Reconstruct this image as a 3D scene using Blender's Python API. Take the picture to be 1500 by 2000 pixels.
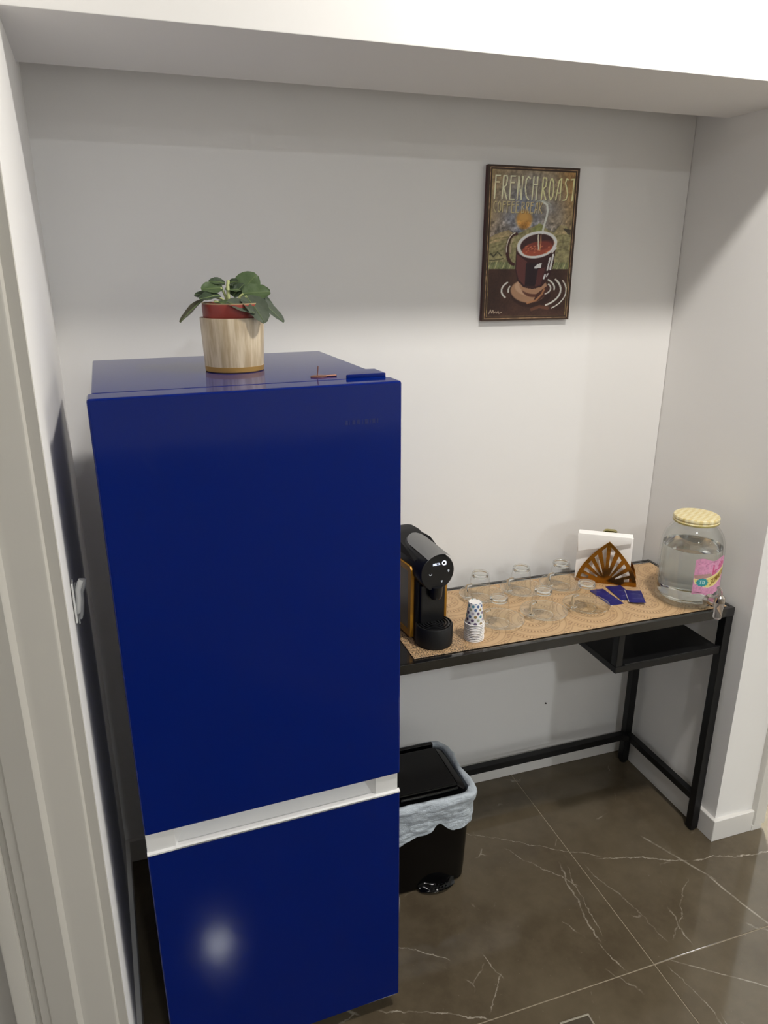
import bpy, bmesh, math, random
import numpy as np
from mathutils import Vector, Matrix, noise as mnoise

for o in list(bpy.data.objects):
    bpy.data.objects.remove(o)
SC = bpy.context.scene
COL = SC.collection
R = math.radians
rnd = random.Random(7)

# ------------------------------------------------------------------ camera
CX, CY, CZ, YAW, PITCH, ROLL, FPX = -.6737, -1.79995, 1.60157, .32206, -.32343, .00263, 1427.1
cy_, sy_, cp_, sp_ = math.cos(YAW), math.sin(YAW), math.cos(PITCH), math.sin(PITCH)
fwd = Vector((sy_*cp_, cy_*cp_, sp_)); rgt = Vector((cy_, -sy_, 0)); upv = rgt.cross(fwd)
cr_, sr_ = math.cos(ROLL), math.sin(ROLL)
r2 = cr_*rgt + sr_*upv; u2 = -sr_*rgt + cr_*upv
cam = bpy.data.cameras.new('camera'); cam.sensor_fit = 'VERTICAL'; cam.sensor_height = 36
cam.lens = FPX/2000*36; cam.clip_start = .02
camo = bpy.data.objects.new('camera', cam); COL.objects.link(camo)
m = Matrix((( r2.x, u2.x, -fwd.x, CX), (r2.y, u2.y, -fwd.y, CY), (r2.z, u2.z, -fwd.z, CZ), (0, 0, 0, 1)))
camo.matrix_world = m
SC.camera = camo

# ------------------------------------------------------------------ world, exposure
w = bpy.data.worlds.new('world'); SC.world = w; w.use_nodes = True
w.node_tree.nodes['Background'].inputs[0].default_value = (.9, .95, 1, 1)
w.node_tree.nodes['Background'].inputs[1].default_value = .0
vs = SC.view_settings
vs.view_transform = 'Standard'; vs.look = 'None'; vs.gamma = 1; vs.use_curve_mapping = False
vs.exposure = 0.0
SC.cycles.transparent_max_bounces = 32
SC.cycles.max_bounces = 14
SC.cycles.glossy_bounces = 6
SC.cycles.transmission_bounces = 14
SC.cycles.diffuse_bounces = 6

CEIL = 2.70
LAMPS = [  # x, y, watts, colour
    (.36, -1.11, 28.5, (1, .965, .92)),
    (-.35, -3.38, 24.0, (.93, .97, 1)),
    (2.30, 1.40, 540.0, (.88, .95, 1)),  # added side-room lamp, raises the bounced ambient light
    (3.30, -4.60, 70.0, (.93, .97, 1)),  # added far-corner lamp, a second source of ambient fill
]
for i, (x, y, pw, c) in enumerate(LAMPS):
    l = bpy.data.lights.new('downlight_glow', 'AREA'); l.shape = 'DISK'; l.size = .16
    l.energy = pw; l.color = c
    o = bpy.data.objects.new('downlight_glow', l); COL.objects.link(o)
    o.location = (x, y, CEIL-.012)

# ------------------------------------------------------------------ helpers: materials
def lin(c):
    return tuple((v/255/12.92 if v/255 <= .04045 else ((v/255+.055)/1.055)**2.4) for v in c)

class NT:
    def __init__(s, name):
        s.m = bpy.data.materials.new(name); s.m.use_nodes = True
        s.t = s.m.node_tree; s.n = s.t.nodes; s.l = s.t.links
        s.b = s.n['Principled BSDF']; s.out = s.n['Material Output']
    def new(s, ty, **kw):
        n = s.n.new(ty)
        for k, v in kw.items(): setattr(n, k, v)
        return n
    def link(s, a, b): s.l.new(a, b)
    def put(s, sock, v):
        if isinstance(v, bpy.types.NodeSocket): s.l.new(v, sock)
        else: sock.default_value = v
    def math(s, op, a, b=0.0, c=0.0, clamp=False):
        n = s.new('ShaderNodeMath', operation=op); n.use_clamp = clamp
        s.put(n.inputs[0], a); s.put(n.inputs[1], b); s.put(n.inputs[2], c)
        return n.outputs[0]
    def sstep(s, v, a, b, lo=0., hi=1.):
        n = s.new('ShaderNodeMapRange', interpolation_type='SMOOTHSTEP')
        s.put(n.inputs[0], v); n.inputs[1].default_value = a; n.inputs[2].default_value = b
        n.inputs[3].default_value = lo; n.inputs[4].default_value = hi
        return n.outputs[0]
    def mix(s, f, a, b):
        n = s.new('ShaderNodeMix', data_type='RGBA')
        s.put(n.inputs[0], f)
        for i, v in ((6, a), (7, b)):
            if isinstance(v, tuple): v = (*v[:3], 1)
            s.put(n.inputs[i], v)
        return n.outputs[2]
    def noise(s, scale, detail=3, rough=.5, vec=None, out='Fac'):
        n = s.new('ShaderNodeTexNoise'); n.inputs['Scale'].default_value = scale
        n.inputs['Detail'].default_value = detail; n.inputs['Roughness'].default_value = rough
        if vec is not None: s.l.new(vec, n.inputs['Vector'])
        return n.outputs[out]
    def coord(s, which='Object'):
        return s.new('ShaderNodeTexCoord').outputs[which]
    def pos(s): return s.new('ShaderNodeNewGeometry').outputs['Position']
    def xyz(s, v):
        n = s.new('ShaderNodeSeparateXYZ'); s.l.new(v, n.inputs[0]); return n.outputs
    def comb(s, x, y, z=0.0):
        n = s.new('ShaderNodeCombineXYZ')
        for i, v in enumerate((x, y, z)): s.put(n.inputs[i], v)
        return n.outputs[0]
    def scalev(s, v, sc):
        n = s.new('ShaderNodeMapping'); s.l.new(v, n.inputs[0]); n.inputs['Scale'].default_value = sc
        return n.outputs[0]
    def bump(s, h, strength=.2, dist=.001):
        n = s.new('ShaderNodeBump'); n.inputs['Strength'].default_value = strength
        n.inputs['Distance'].default_value = dist; s.put(n.inputs['Height'], h)
        s.l.new(n.outputs[0], s.b.inputs['Normal'])

def mat(name, c, rough=.5, metal=0., spec=.5, grain=0., gscale=40., bump=0., bscale=200., coat=0., trans=0., ior=None, sheen=0.):
    t = NT(name); b = t.b; L = lin(c)
    if grain:
        f = t.noise(gscale, 4, .6, t.coord())
        b_ = t.mix(f, tuple(v*(1-grain) for v in L), tuple(min(1, v*(1+grain)) for v in L))
        t.link(b_, b.inputs['Base Color'])
    else:
        b.inputs['Base Color'].default_value = (*L, 1)
    b.inputs['Roughness'].default_value = rough; b.inputs['Metallic'].default_value = metal
    b.inputs['Specular IOR Level'].default_value = spec
    b.inputs['Coat Weight'].default_value = coat; b.inputs['Coat Roughness'].default_value = .05
    b.inputs['Transmission Weight'].default_value = trans
    if ior: b.inputs['IOR'].default_value = ior
    if bump:
        t.bump(t.noise(bscale, 3, .5, t.coord()), bump, .001)
    return t.m

def thin_glass(name, tint=(.97, .985, .98), rough=.02, base=.04, edge=.55, power=3.2):
    """clear sheet glass: light goes straight through, the surface mirrors more at grazing angles"""
    t = NT(name); t.n.remove(t.b)
    tr = t.new('ShaderNodeBsdfTransparent'); tr.inputs[0].default_value = (*tint, 1)
    gl = t.new('ShaderNodeBsdfGlossy'); gl.inputs['Roughness'].default_value = rough
    lw = t.new('ShaderNodeLayerWeight'); lw.inputs[0].default_value = .5
    f = t.math('ADD', t.math('MULTIPLY', t.math('POWER', lw.outputs['Facing'], power), edge), base, clamp=True)
    mx = t.new('ShaderNodeMixShader'); t.link(f, mx.inputs[0])
    t.link(tr.outputs[0], mx.inputs[1]); t.link(gl.outputs[0], mx.inputs[2])
    t.link(mx.outputs[0], t.out.inputs[0])
    return t.m

def emit(name, c, s):
    t = NT(name); t.b.inputs['Base Color'].default_value = (*lin(c), 1)
    t.b.inputs['Emission Color'].default_value = (*lin(c), 1); t.b.inputs['Emission Strength'].default_value = s
    return t.m

# ------------------------------------------------------------------ helpers: meshes
class MB:
    def __init__(s): s.bm = bmesh.new(); s.bevelled = False
    def _bev(s, vs_, bev, seg):
        if bev:
            s.bevelled = True
            es = list({e for v in vs_ for e in v.link_edges})
            bmesh.ops.bevel(s.bm, geom=es, offset=bev, segments=seg, affect='EDGES', profile=.5)
    def box(s, a, b, bev=0., seg=2, M=None):
        a, b = Vector(a), Vector(b); c = (a+b)/2; d = b-a
        r = bmesh.ops.create_cube(s.bm, size=1, matrix=Matrix.Translation(c) @ Matrix.Diagonal((*d, 1)))
        vs_ = r['verts']
        if M is not None: bmesh.ops.transform(s.bm, matrix=M, verts=vs_)
        s._bev(vs_, bev, seg); return s
    def prism(s, poly, lo, hi, axis='Z', bev=0., seg=2, M=None):
        def P(u, v, k):
            return {'Z': (u, v, k), 'Y': (u, k, v), 'X': (k, u, v)}[axis]
        A = [s.bm.verts.new(P(u, v, lo)) for u, v in poly]; B = [s.bm.verts.new(P(u, v, hi)) for u, v in poly]
        n = len(poly)
        s.bm.faces.new(A); s.bm.faces.new(B[::-1])
        for i in range(n): s.bm.faces.new((A[i], B[i], B[(i+1) % n], A[(i+1) % n]))
        if M is not None: bmesh.ops.transform(s.bm, matrix=M, verts=A+B)
        s._bev(A+B, bev, seg); return s
    def lathe(s, prof, seg=40, M=None, sx=1., sy=1.):
        rings = []; vs_ = []
        for r, z in prof:
            if r < 1e-6: v = [s.bm.verts.new((0, 0, z))]
            else: v = [s.bm.verts.new((r*math.cos(2*math.pi*i/seg)*sx, r*math.sin(2*math.pi*i/seg)*sy, z)) for i in range(seg)]
            rings.append(v); vs_ += v
        for a, b in zip(rings, rings[1:]):
            for i in range(seg):
                j = (i+1) % seg
                if len(a) == 1 and len(b) == 1: continue
                if len(a) == 1: s.bm.faces.new((a[0], b[j], b[i]))
                elif len(b) == 1: s.bm.faces.new((a[i], a[j], b[0]))
                else: s.bm.faces.new((a[i], a[j], b[j], b[i]))
        if M is not None: bmesh.ops.transform(s.bm, matrix=M, verts=vs_)
        return s
    def tube(s, pts, rad, seg=10, cap=True, closed=False, flat=1.):
        pts = [Vector(p) for p in pts]; n = len(pts)
        rads = rad if isinstance(rad, (list, tuple)) else [rad]*n
        rings = []; prev = None
        for i, p in enumerate(pts):
            if closed: d = pts[(i+1) % n]-pts[i-1]
            else: d = pts[min(i+1, n-1)]-pts[max(i-1, 0)]
            d.normalize()
            if prev is None:
                a = Vector((0, 0, 1)) if abs(d.z) < .9 else Vector((1, 0, 0)); nrm = d.cross(a).normalized()
            else: nrm = (prev-d*prev.dot(d)).normalized()
            prev = nrm; b = d.cross(nrm)
            rings.append([s.bm.verts.new(p+(nrm*math.cos(2*math.pi*k/seg)+b*math.sin(2*math.pi*k/seg)*flat)*rads[i]) for k in range(seg)])
        R_ = rings+[rings[0]] if closed else rings
        for a, b in zip(R_, R_[1:]):
            for k in range(seg):
                j = (k+1) % seg; s.bm.faces.new((a[k], a[j], b[j], b[k]))
        if cap and not closed:
            s.bm.faces.new(rings[0][::-1]); s.bm.faces.new(rings[-1])
        return s
    def grid(s, f, nu, nv, thick=0.):
        V = [[s.bm.verts.new(f(i/nu, j/nv)) for i in range(nu+1)] for j in range(nv+1)]
        for j in range(nv):
            for i in range(nu):
                s.bm.faces.new((V[j][i], V[j][i+1], V[j+1][i+1], V[j+1][i]))
        return s
    def build(s, name, m, parent=None, angle=28, loc=None, rotz=None):
        bmesh.ops.recalc_face_normals(s.bm, faces=s.bm.faces[:])
        me = bpy.data.meshes.new(name); s.bm.to_mesh(me); s.bm.free()
        for p in me.polygons: p.use_smooth = True
        me.set_sharp_from_angle(angle=R(angle))
        if m is not None: me.materials.append(m)
        o = bpy.data.objects.new(name, me); COL.objects.link(o)
        if s.bevelled:      # keeps the flat faces of bevelled pieces optically flat
            wn = o.modifiers.new('flat_faces', 'WEIGHTED_NORMAL'); wn.keep_sharp = True; wn.weight = 100
        if parent is not None: o.parent = parent
        if loc is not None: o.location = loc
        if rotz is not None: o.rotation_euler = (0, 0, rotz)
        return o

def tag(o, label, cat, group=None, kind=None):
    o['label'] = label; o['category'] = cat
    if group: o['group'] = group
    if kind: o['kind'] = kind
    return o
def struct(o, label=None):
    o['kind'] = 'structure'
    if label: o['label'] = label
    return o
def thing(name, loc, label, cat, rotz=0., group=None):
    o = bpy.data.objects.new(name, None); o.empty_display_size = .05; COL.objects.link(o)
    o.location = loc; o.rotation_euler = (0, 0, rotz)
    return tag(o, label, cat, group)
def copy_tree(o, parent=None):
    c = o.copy(); COL.objects.link(c)
    if parent is not None: c.parent = parent; c.matrix_parent_inverse = o.matrix_parent_inverse.copy()
    for ch in list(o.children): copy_tree(ch, c)
    return c
def from_curve(cu, name, m, parent=None, loc=(0, 0, 0), rot=(0, 0, 0)):
    tmp = bpy.data.objects.new('tmp', cu); COL.objects.link(tmp)
    bpy.context.view_layer.update()
    me = bpy.data.meshes.new_from_object(tmp.evaluated_get(bpy.context.evaluated_depsgraph_get()))
    bpy.data.objects.remove(tmp); me.name = name
    me.materials.clear(); me.materials.append(m)
    o = bpy.data.objects.new(name, me); COL.objects.link(o); o.parent = parent
    o.location = loc; o.rotation_euler = rot
    return o
def text_mesh(txt, size, name, m, parent, loc, rot, ext=.0004, squeeze=1.):
    cu = bpy.data.curves.new(name, 'FONT'); cu.body = txt; cu.size = size; cu.extrude = ext
    cu.align_x = 'CENTER'; cu.align_y = 'CENTER'
    o = from_curve(cu, name, m, parent, loc, rot); o.scale = (squeeze, 1, 1); return o

# ---------------------------------------------------------------- helpers: painted prints (vertex colours)
def vnoise(W, H, cell, seed):
    g = np.random.RandomState(seed).rand(int(H/cell)+3, int(W/cell)+3)
    y = np.arange(H)/cell; x = np.arange(W)/cell
    yi = y.astype(int); xi = x.astype(int); fy = (y-yi)[:, None]; fx = (x-xi)[None, :]
    fy = fy*fy*(3-2*fy); fx = fx*fx*(3-2*fx)
    a = g[yi][:, xi]; b = g[yi][:, xi+1]; c = g[yi+1][:, xi]; d = g[yi+1][:, xi+1]
    return (a*(1-fx)+b*fx)*(1-fy)+(c*(1-fx)+d*fx)*fy
class Canvas:
    def __init__(s, X, Y):   # X, Y: arrays with the drawing coordinates of each sample
        s.X, s.Y = X, Y; s.H, s.W = X.shape; s.c = np.zeros((s.H, s.W, 3))
    def put(s, mask, col):
        col = np.array(col, float)
        s.c = s.c*(1-mask[..., None])+col*mask[..., None]
    def poly(s, pts, col, a=1.):
        x, y = s.X, s.Y; ins = np.zeros(x.shape, bool); n = len(pts)
        for i in range(n):
            x0, y0 = pts[i]; x1, y1 = pts[(i+1) % n]
            c = ((y0 > y) != (y1 > y)) & (x < (x1-x0)*(y-y0)/((y1-y0) or 1e-9)+x0)
            ins ^= c
        s.put(ins*a, col)
    def ell(s, cx, cy, rx, ry, ang, col, soft=.08, a=1.):
        c_, s_ = math.cos(R(ang)), math.sin(R(ang)); dx, dy = s.X-cx, s.Y-cy
        d = np.hypot((dx*c_+dy*s_)/rx, (-dx*s_+dy*c_)/ry)
        s.put(np.clip((1-d)/soft+.5, 0, 1)*a, col)
    def stroke(s, pts, wd, col, a=1.):
        d = np.full(s.X.shape, 1e9)
        for (x0, y0), (x1, y1) in zip(pts, pts[1:]):
            vx, vy = x1-x0, y1-y0; L = vx*vx+vy*vy or 1e-9
            t = np.clip(((s.X-x0)*vx+(s.Y-y0)*vy)/L, 0, 1)
            d = np.minimum(d, np.hypot(s.X-x0-t*vx, s.Y-y0-t*vy))
        s.put(np.clip((wd/2-d)/3+.5, 0, 1)*a, col)
    def arc(s, cx, cy, rx, ry, a0, a1, wd, col, ang=0, n=18):
        c_, s_ = math.cos(R(ang)), math.sin(R(ang)); P = []
        for i in range(n+1):
            t = R(a0+(a1-a0)*i/n); x, y = rx*math.cos(t), ry*math.sin(t); P.append((cx+x*c_-y*s_, cy+x*s_+y*c_))
        s.stroke(P, wd, col)
GLY = {
 'F': [[(.1, 1), (.2, 0), (.95, 0)], [(.18, .28), (.85, .28)]],
 'R': [[(.1, 1), (.25, 0), (.8, 0), (.9, .12), (.75, .4), (.3, .5), (.95, 1)]],
 'E': [[(.95, 0), (.2, 0), (.1, 1), (.9, 1)], [(.2, .28), (.8, .28)]],
 'N': [[(.1, 1), (.2, 0), (.85, 1), (.95, 0)]],
 'C': [[(.95, .08), (.6, 0), (.25, .15), (.15, .5), (.4, .85), (.85, 1)]],
 'H': [[(.1, 1), (.25, 0)], [(.85, 1), (.95, 0)], [(.2, .32), (.95, .32)]],
 'O': [[(.5, 0), (.85, .2), (.92, .5), (.8, .85), (.45, 1), (.15, .8), (.1, .5), (.22, .15), (.5, 0)]],
 'A': [[(.05, 1), (.5, .1), (.9, 0), (.85, 1)], [(.25, .66), (.85, .66)]],
 'S': [[(.9, .05), (.5, 0), (.3, .2), (.6, .42), (.85, .7), (.6, .97), (.1, 1)]],
 'T': [[(0, .03), (1, 0)], [(.55, .02), (.42, 1)]],
 'B': [[(.1, 1), (.15, 0), (.75, .05), (.8, .3), (.2, .45), (.85, .65), (.8, .95), (.1, 1)]],
 'K': [[(.15, 0), (.1, 1)], [(.95, 0), (.2, .55), (.95, 1)]],
 'U': [[(.1, 0), (.15, .8), (.45, 1), (.8, .8), (.9, 0)]],
 'M': [[(.05, 1), (.2, 0), (.5, .7), (.8, 0), (.95, 1)]],
 'I': [[(.5, 0), (.5, 1)]],
}
def painted(name, cv, fpos, parent, rough=.6, spec=.3, grain=None):
    H, W = cv.H, cv.W
    P = np.empty((H, W, 3), np.float32)
    for j in range(H):
        for i in range(W): P[j, i] = fpos(i/(W-1), j/(H-1))
    idx = np.arange(H*W).reshape(H, W)
    F = np.stack([idx[1:, :-1], idx[1:, 1:], idx[:-1, 1:], idx[:-1, :-1]], -1).reshape(-1, 4)
    me = bpy.data.meshes.new(name); me.from_pydata(P.reshape(-1, 3).tolist(), [], F.tolist())
    at = me.color_attributes.new('print', 'FLOAT_COLOR', 'POINT')
    c = np.clip(cv.c, 0, 255)/255; c = np.where(c <= .04045, c/12.92, ((c+.055)/1.055)**2.4)
    at.data.foreach_set('color', np.concatenate([c, np.ones((H, W, 1))], -1).astype(np.float32).ravel())
    t = NT(name+'_ink'); a = t.new('ShaderNodeVertexColor'); a.layer_name = 'print'
    t.link(a.outputs[0], t.b.inputs['Base Color']); t.b.inputs['Roughness'].default_value = rough
    t.b.inputs['Specular IOR Level'].default_value = spec
    if grain: t.bump(t.noise(grain, 2, .5, t.coord()), .15, .0005)
    me.materials.append(t.m)
    for p in me.polygons: p.use_smooth = True
    o = bpy.data.objects.new(name, me); COL.objects.link(o); o.parent = parent
    return o

# ================================================================== STRUCTURE
WALLC = (236, 234, 231)
M_wall = mat('wall_paint', WALLC, .75, spec=.2, bump=.06, bscale=90)
M_ceil = mat('ceiling_paint', (236, 235, 233), .85, spec=.15)
M_trim = mat('white_trim_lacquer', (214, 211, 205), .38, spec=.4)
M_base = mat('baseboard_lacquer', (222, 219, 214), .4, spec=.4)

XL, XR, YF, ZB, YB = -.838, .8015, -.452, 1.960, -.1156
YL, XA = -.777, -.8030      # the left wall runs on past the header to its own front corner
HN = 2.16       # niche ceiling, out of sight above the header
struct(MB().box((-.95, 0, 0), (.80, .1, HN+.1)).build('wall_back', M_wall))
struct(MB().prism([(XA, YL), (XL, 0), (XL-.16, 0), (XL-.16, YL)], 0, CEIL).build('wall_left', M_wall))
struct(MB().box((XR, YF, 0), (.974, .1, CEIL)).build('wall_right', M_wall))
struct(MB().box((XL-.02, YF, ZB), (XR, YB, CEIL), .002).build('wall_header', M_wall))
struct(MB().box((XL-.02, YB, HN), (XR, 0, HN+.1)).build('ceiling_niche', M_ceil))
struct(MB().box((-3.1, -6.6, CEIL), (4.7, 3.6, CEIL+.1)).build('ceiling', M_ceil))
struct(MB().box((-3.1, YL, 2.14), (XL-.16, YL+.12, CEIL)).build('wall_front_left', M_wall))
struct(MB().box((-3.1, -6.5, 0), (-3.0, YL+.12, CEIL)).build('wall_room_left', M_wall))
struct(MB().box((4.6, -6.5, 0), (4.7, 3.5, CEIL)).build('wall_room_right', M_wall))
struct(MB().box((-3.1, -6.6, 0), (4.7, -6.5, CEIL)).build('wall_rear', M_wall))
struct(MB().box((.9, 3.5, 0), (4.7, 3.6, CEIL)).build('wall_passage', M_wall))
struct(MB().box((.85, .1, 0), (.95, 3.6, CEIL)).build('wall_passage_left', M_wall))
struct(MB().box((-3.0, YL+.03, 0), (-.957, YL+.12, 2.14)).build('wall_beside_door', M_wall))

# baseboards with a small chamfered top
BB, BT = .072, .012
struct(MB().box((XL, -BT, 0), (XR, 0, BB), .0015, 1).build('baseboard_back', M_base))
struct(MB().prism([(XA-.001, YL+.005), (XA+.010, YL+.005), (XL+.012, -BT), (XL-.001, -BT)], 0, BB, bev=.0015, seg=1).build('baseboard_left', M_base))
struct(MB().prism([(XR, -BT), (XR-BT, -BT), (XR-BT, YF-BT), (.9362, YF-BT), (.9362, YF), (XR, YF)], 0, BB, bev=.0015, seg=1).box((.9366, YF-BT, 0), (.972, YF, .0176)).build('baseboard_right', M_base))
# right casing on the front of the pier, stopping just above the floor
struct(MB().prism([(.936, YF), (.938, YF-.006), (.944, YF-.012), (.982, YF-.012), (.984, YF-.008), (.984, YF+.10), (.974, YF+.10), (.974, YF)], .018, 2.14).build('trim_1', M_trim))

# left door: stepped casing (each step turns a bright narrow side towards the room), then the leaf
KP = .705
prof = [(-.002, .004), (.001, -.001), (.0195, -.0010), (.0235, -.0075), (.027, -.0085), (.082, -.0090), (.094, -.0120), (.1000, -.0190), (.1045, -.0215), (.110, -.0215),
        (.157, -.0215), (.161, -.0200), (.177, -.0200), (.1795, -.0150), (.1905, -.0150), (.1915, -.0260), (.219, -.0330), (.223, -.0330), (.225, .03), (.225, .11)]
prof = [(XA-KP*a, YL+b) for a, b in prof]+[(XL-.158, YL+.11), (XL-.158, YL+.0), (XA-.002, YL+.0)]
prof = [(XA+.0014, YL+.0005), (XA+.0004, YL-.001)]+[(XA-KP*a, YL+b) for a, b in [(.0195, -.0010), (.0235, -.0075), (.027, -.0085), (.082, -.0090), (.094, -.0120), (.1000, -.0190), (.1045, -.0215), (.110, -.0215),
        (.157, -.0215), (.161, -.0200), (.177, -.0200), (.1795, -.0150), (.1905, -.0150), (.1915, -.0260), (.219, -.0330), (.223, -.0330), (.225, .0)]]+[(XA-KP*.225, YL+.0005)]
struct(MB().prism(prof, 0, 2.14).build('trim_2', mat('greyed_trim_lacquer', (187, 183, 175), .4, spec=.35), angle=28))
d1 = struct(MB().box((-1.80, YL-.012, .006), (-.9545, YL+.025, 2.10), .002).build('door_1', mat('door_leaf_paint', (176, 172, 166), .45, spec=.35)))
hd = MB().tube([(-1.04, YL-.012, 1.02), (-1.04, YL-.056, 1.02), (-1.045, YL-.060, 1.02), (-1.16, YL-.060, 1.02)], .009)
hd.build('door_handle', mat('brushed_steel', (170, 170, 168), .3, 1), d1)

# floor: grout bed with one slab per large tile, marble veins in the glaze
def floor_mat():
    t = NT('dark_marble_tile'); b = t.b
    P = t.pos(); sx = t.xyz(P)
    n1 = t.noise(5.5, 5, .62, P, 'Color'); n2 = t.noise(38, 3, .6, P, 'Color')
    def disp(n, a):
        v = t.new('ShaderNodeVectorMath', operation='SUBTRACT'); t.link(n, v.inputs[0]); v.inputs[1].default_value = (.5, .5, .5)
        s_ = t.new('ShaderNodeVectorMath', operation='SCALE'); t.link(v.outputs[0], s_.inputs[0]); s_.inputs[3].default_value = a
        return s_.outputs[0]
    def addv(a, c):
        v = t.new('ShaderNodeVectorMath', operation='ADD'); t.link(a, v.inputs[0]); t.link(c, v.inputs[1]); return v.outputs[0]
    wob = addv(addv(P, disp(n1, .055)), disp(n2, .016)); wob2 = addv(addv(P, disp(n1, .012)), disp(n2, .004))
    brk = t.sstep(t.noise(26, 3, .6, P), .38, .58); brk2 = t.sstep(t.noise(60, 2, .6, P), .3, .5)
    tot = None
    V = [((.10, -.195), (.459, -.412), .0013, 0, .8), ((.44, -.410), (.67, -.493), .0020, 0, .8), ((.69, -.50), (1.15, -.60), .0022, 0, .9),
         ((.61, -.38), (.70, -.58), .0040, 1, .55), ((.69, -.56), (.740, -.80), .0036, 1, .6), ((.418, -.748), (.95, -1.15), .0020, 1, .6),
         ((.322, -.390), (.280, -.645), .0030, 0, .6), ((.335, -.41), (.300, -.64), .0016, 0, .5), ((.272, -.655), (.294, -.742), .0020, 0, .6), ((-.25, -.48), (-.10, -.57), .0018, 0, .7),
         ((-.006, -.59), (.004, -.66), .0018, 0, .7), ((.004, -.65), (-.06, -.73), .0018, 0, .6), ((-.30, -.64), (-.055, -.748), .0022, 0, .7),
         ((.392, -.425), (.449, -.70), .0022, 0, .38), ((.513, -.62), (.499, -.72), .0022, 0, .55), ((.63, -.55), (.47, -.70), .0020, 0, .4),
         ((.20, -.30), (.335, -.48), .0016, 0, .5), ((.43, -.90), (.40, -1.3), .0022, 0, .5), ((.25, -.72), (.30, -.80), .0018, 0, .4), ((.40, -.76), (.42, -.92), .0016, 0, .5),
         ((1.0, -.2), (1.5, .6), .0025, 1, .6), ((.8, -1.3), (1.8, -1.0), .0022, 0, .7), ((-1.2, -1.5), (-.2, -1.2), .0022, 0, .7), ((-.5, -2.2), (1.2, -1.9), .0025, 0, .7)]
    for p0, p1, wd, straight, st in V:
        d = Vector((p1[0]-p0[0], p1[1]-p0[1], 0)); L = d.length; d.normalize(); nr = Vector((-d.y, d.x, 0))
        src = wob2 if straight else wob
        def dot(vec):
            k = t.new('ShaderNodeVectorMath', operation='DOT_PRODUCT'); t.link(src, k.inputs[0]); k.inputs[1].default_value = vec; return k.outputs['Value']
        al = t.math('SUBTRACT', dot(d), d.x*p0[0]+d.y*p0[1]); pe = t.math('ABSOLUTE', t.math('SUBTRACT', dot(nr), nr.x*p0[0]+nr.y*p0[1]))
        m_ = t.math('MULTIPLY', t.sstep(pe, wd*.15, wd*1.1, 1, 0), t.math('MULTIPLY', t.sstep(al, -.01, .02), t.sstep(al, L-.02, L+.01, 1, 0)))
        m_ = t.math('MULTIPLY', m_, st*.68)
        tot = m_ if tot is None else t.math('MAXIMUM', tot, m_)
    tot = t.math('MULTIPLY', tot, t.math('ADD', t.math('MULTIPLY', brk, .7), .3))
    # hair-fine random crackle
    vo = t.new('ShaderNodeTexVoronoi', feature='DISTANCE_TO_EDGE'); vo.inputs['Scale'].default_value = 4.2; t.link(wob, vo.inputs['Vector'])
    fine = t.math('MULTIPLY', t.sstep(vo.outputs['Distance'], .0, .010, 1, 0), t.sstep(t.noise(9, 3, .6, P), .56, .70))
    tot = t.math('MAXIMUM', tot, t.math('MULTIPLY', fine, .38))
    spk = t.sstep(t.noise(150, 2, .5, P), .72, .78)
    tot = t.math('MAXIMUM', tot, t.math('MULTIPLY', spk, .14))
    cl = t.noise(2.6, 5, .6, P); base = t.mix(t.sstep(cl, .3, .7), lin((78, 68, 53)), lin((97, 87, 70)))
    cl2 = t.noise(14, 5, .65, P); base = t.mix(t.math('MULTIPLY', t.sstep(cl2, .35, .75), .35), base, lin((108, 97, 79)))
    t.link(t.mix(tot, base, lin((205, 196, 180))), b.inputs['Base Color'])
    t.put(b.inputs['Roughness'], t.math('ADD', t.math('MULTIPLY', cl2, .06), .055))
    b.inputs['Specular IOR Level'].default_value = .42
    return t.m
M_floor = floor_mat()
fl = struct(MB().box((-3.1, -6.6, -.06), (4.7, 3.6, -.0010)).build('floor', mat('grout', (150, 138, 118), .8, spec=.2)))
TX, TY, TS, G = .373, -.745, 1.2, .0012
for i in range(-3, 4):
    for j in range(-5, 4):
        x0, y0 = TX+i*TS+G, TY+j*TS+G; x1, y1 = x0+TS-2*G, y0+TS-2*G
        x0, x1, y0, y1 = max(x0, -3.0), min(x1, 4.6), max(y0, -6.5), min(y1, 3.5)
        if x1-x0 < .05 or y1-y0 < .05: continue
        MB().box((x0, y0, -.010), (x1, y1, 0), .0006, 1).build('tile', M_floor, fl)

# recessed round ceiling lamps; the side-room and far-corner ones are added for fill light
M_ring = mat('lamp_ring_white', (230, 230, 228), .4)
for i, (x, y, pw, c) in enumerate(LAMPS):
    t = thing('ceiling_light', (x, y, CEIL), ['round white ceiling downlight in front of the niche', 'round white ceiling downlight behind the camera', 'added fill downlight in the unseen side room on the right', 'added fill downlight in the unseen far right corner of the room'][i], 'lamp')
    MB().lathe([(.083, -.003), (.083, -.014), (.098, -.014), (.102, -.008), (.102, 0), (.083, -.0)], 40).build('lamp_ring', M_ring, t)

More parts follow.
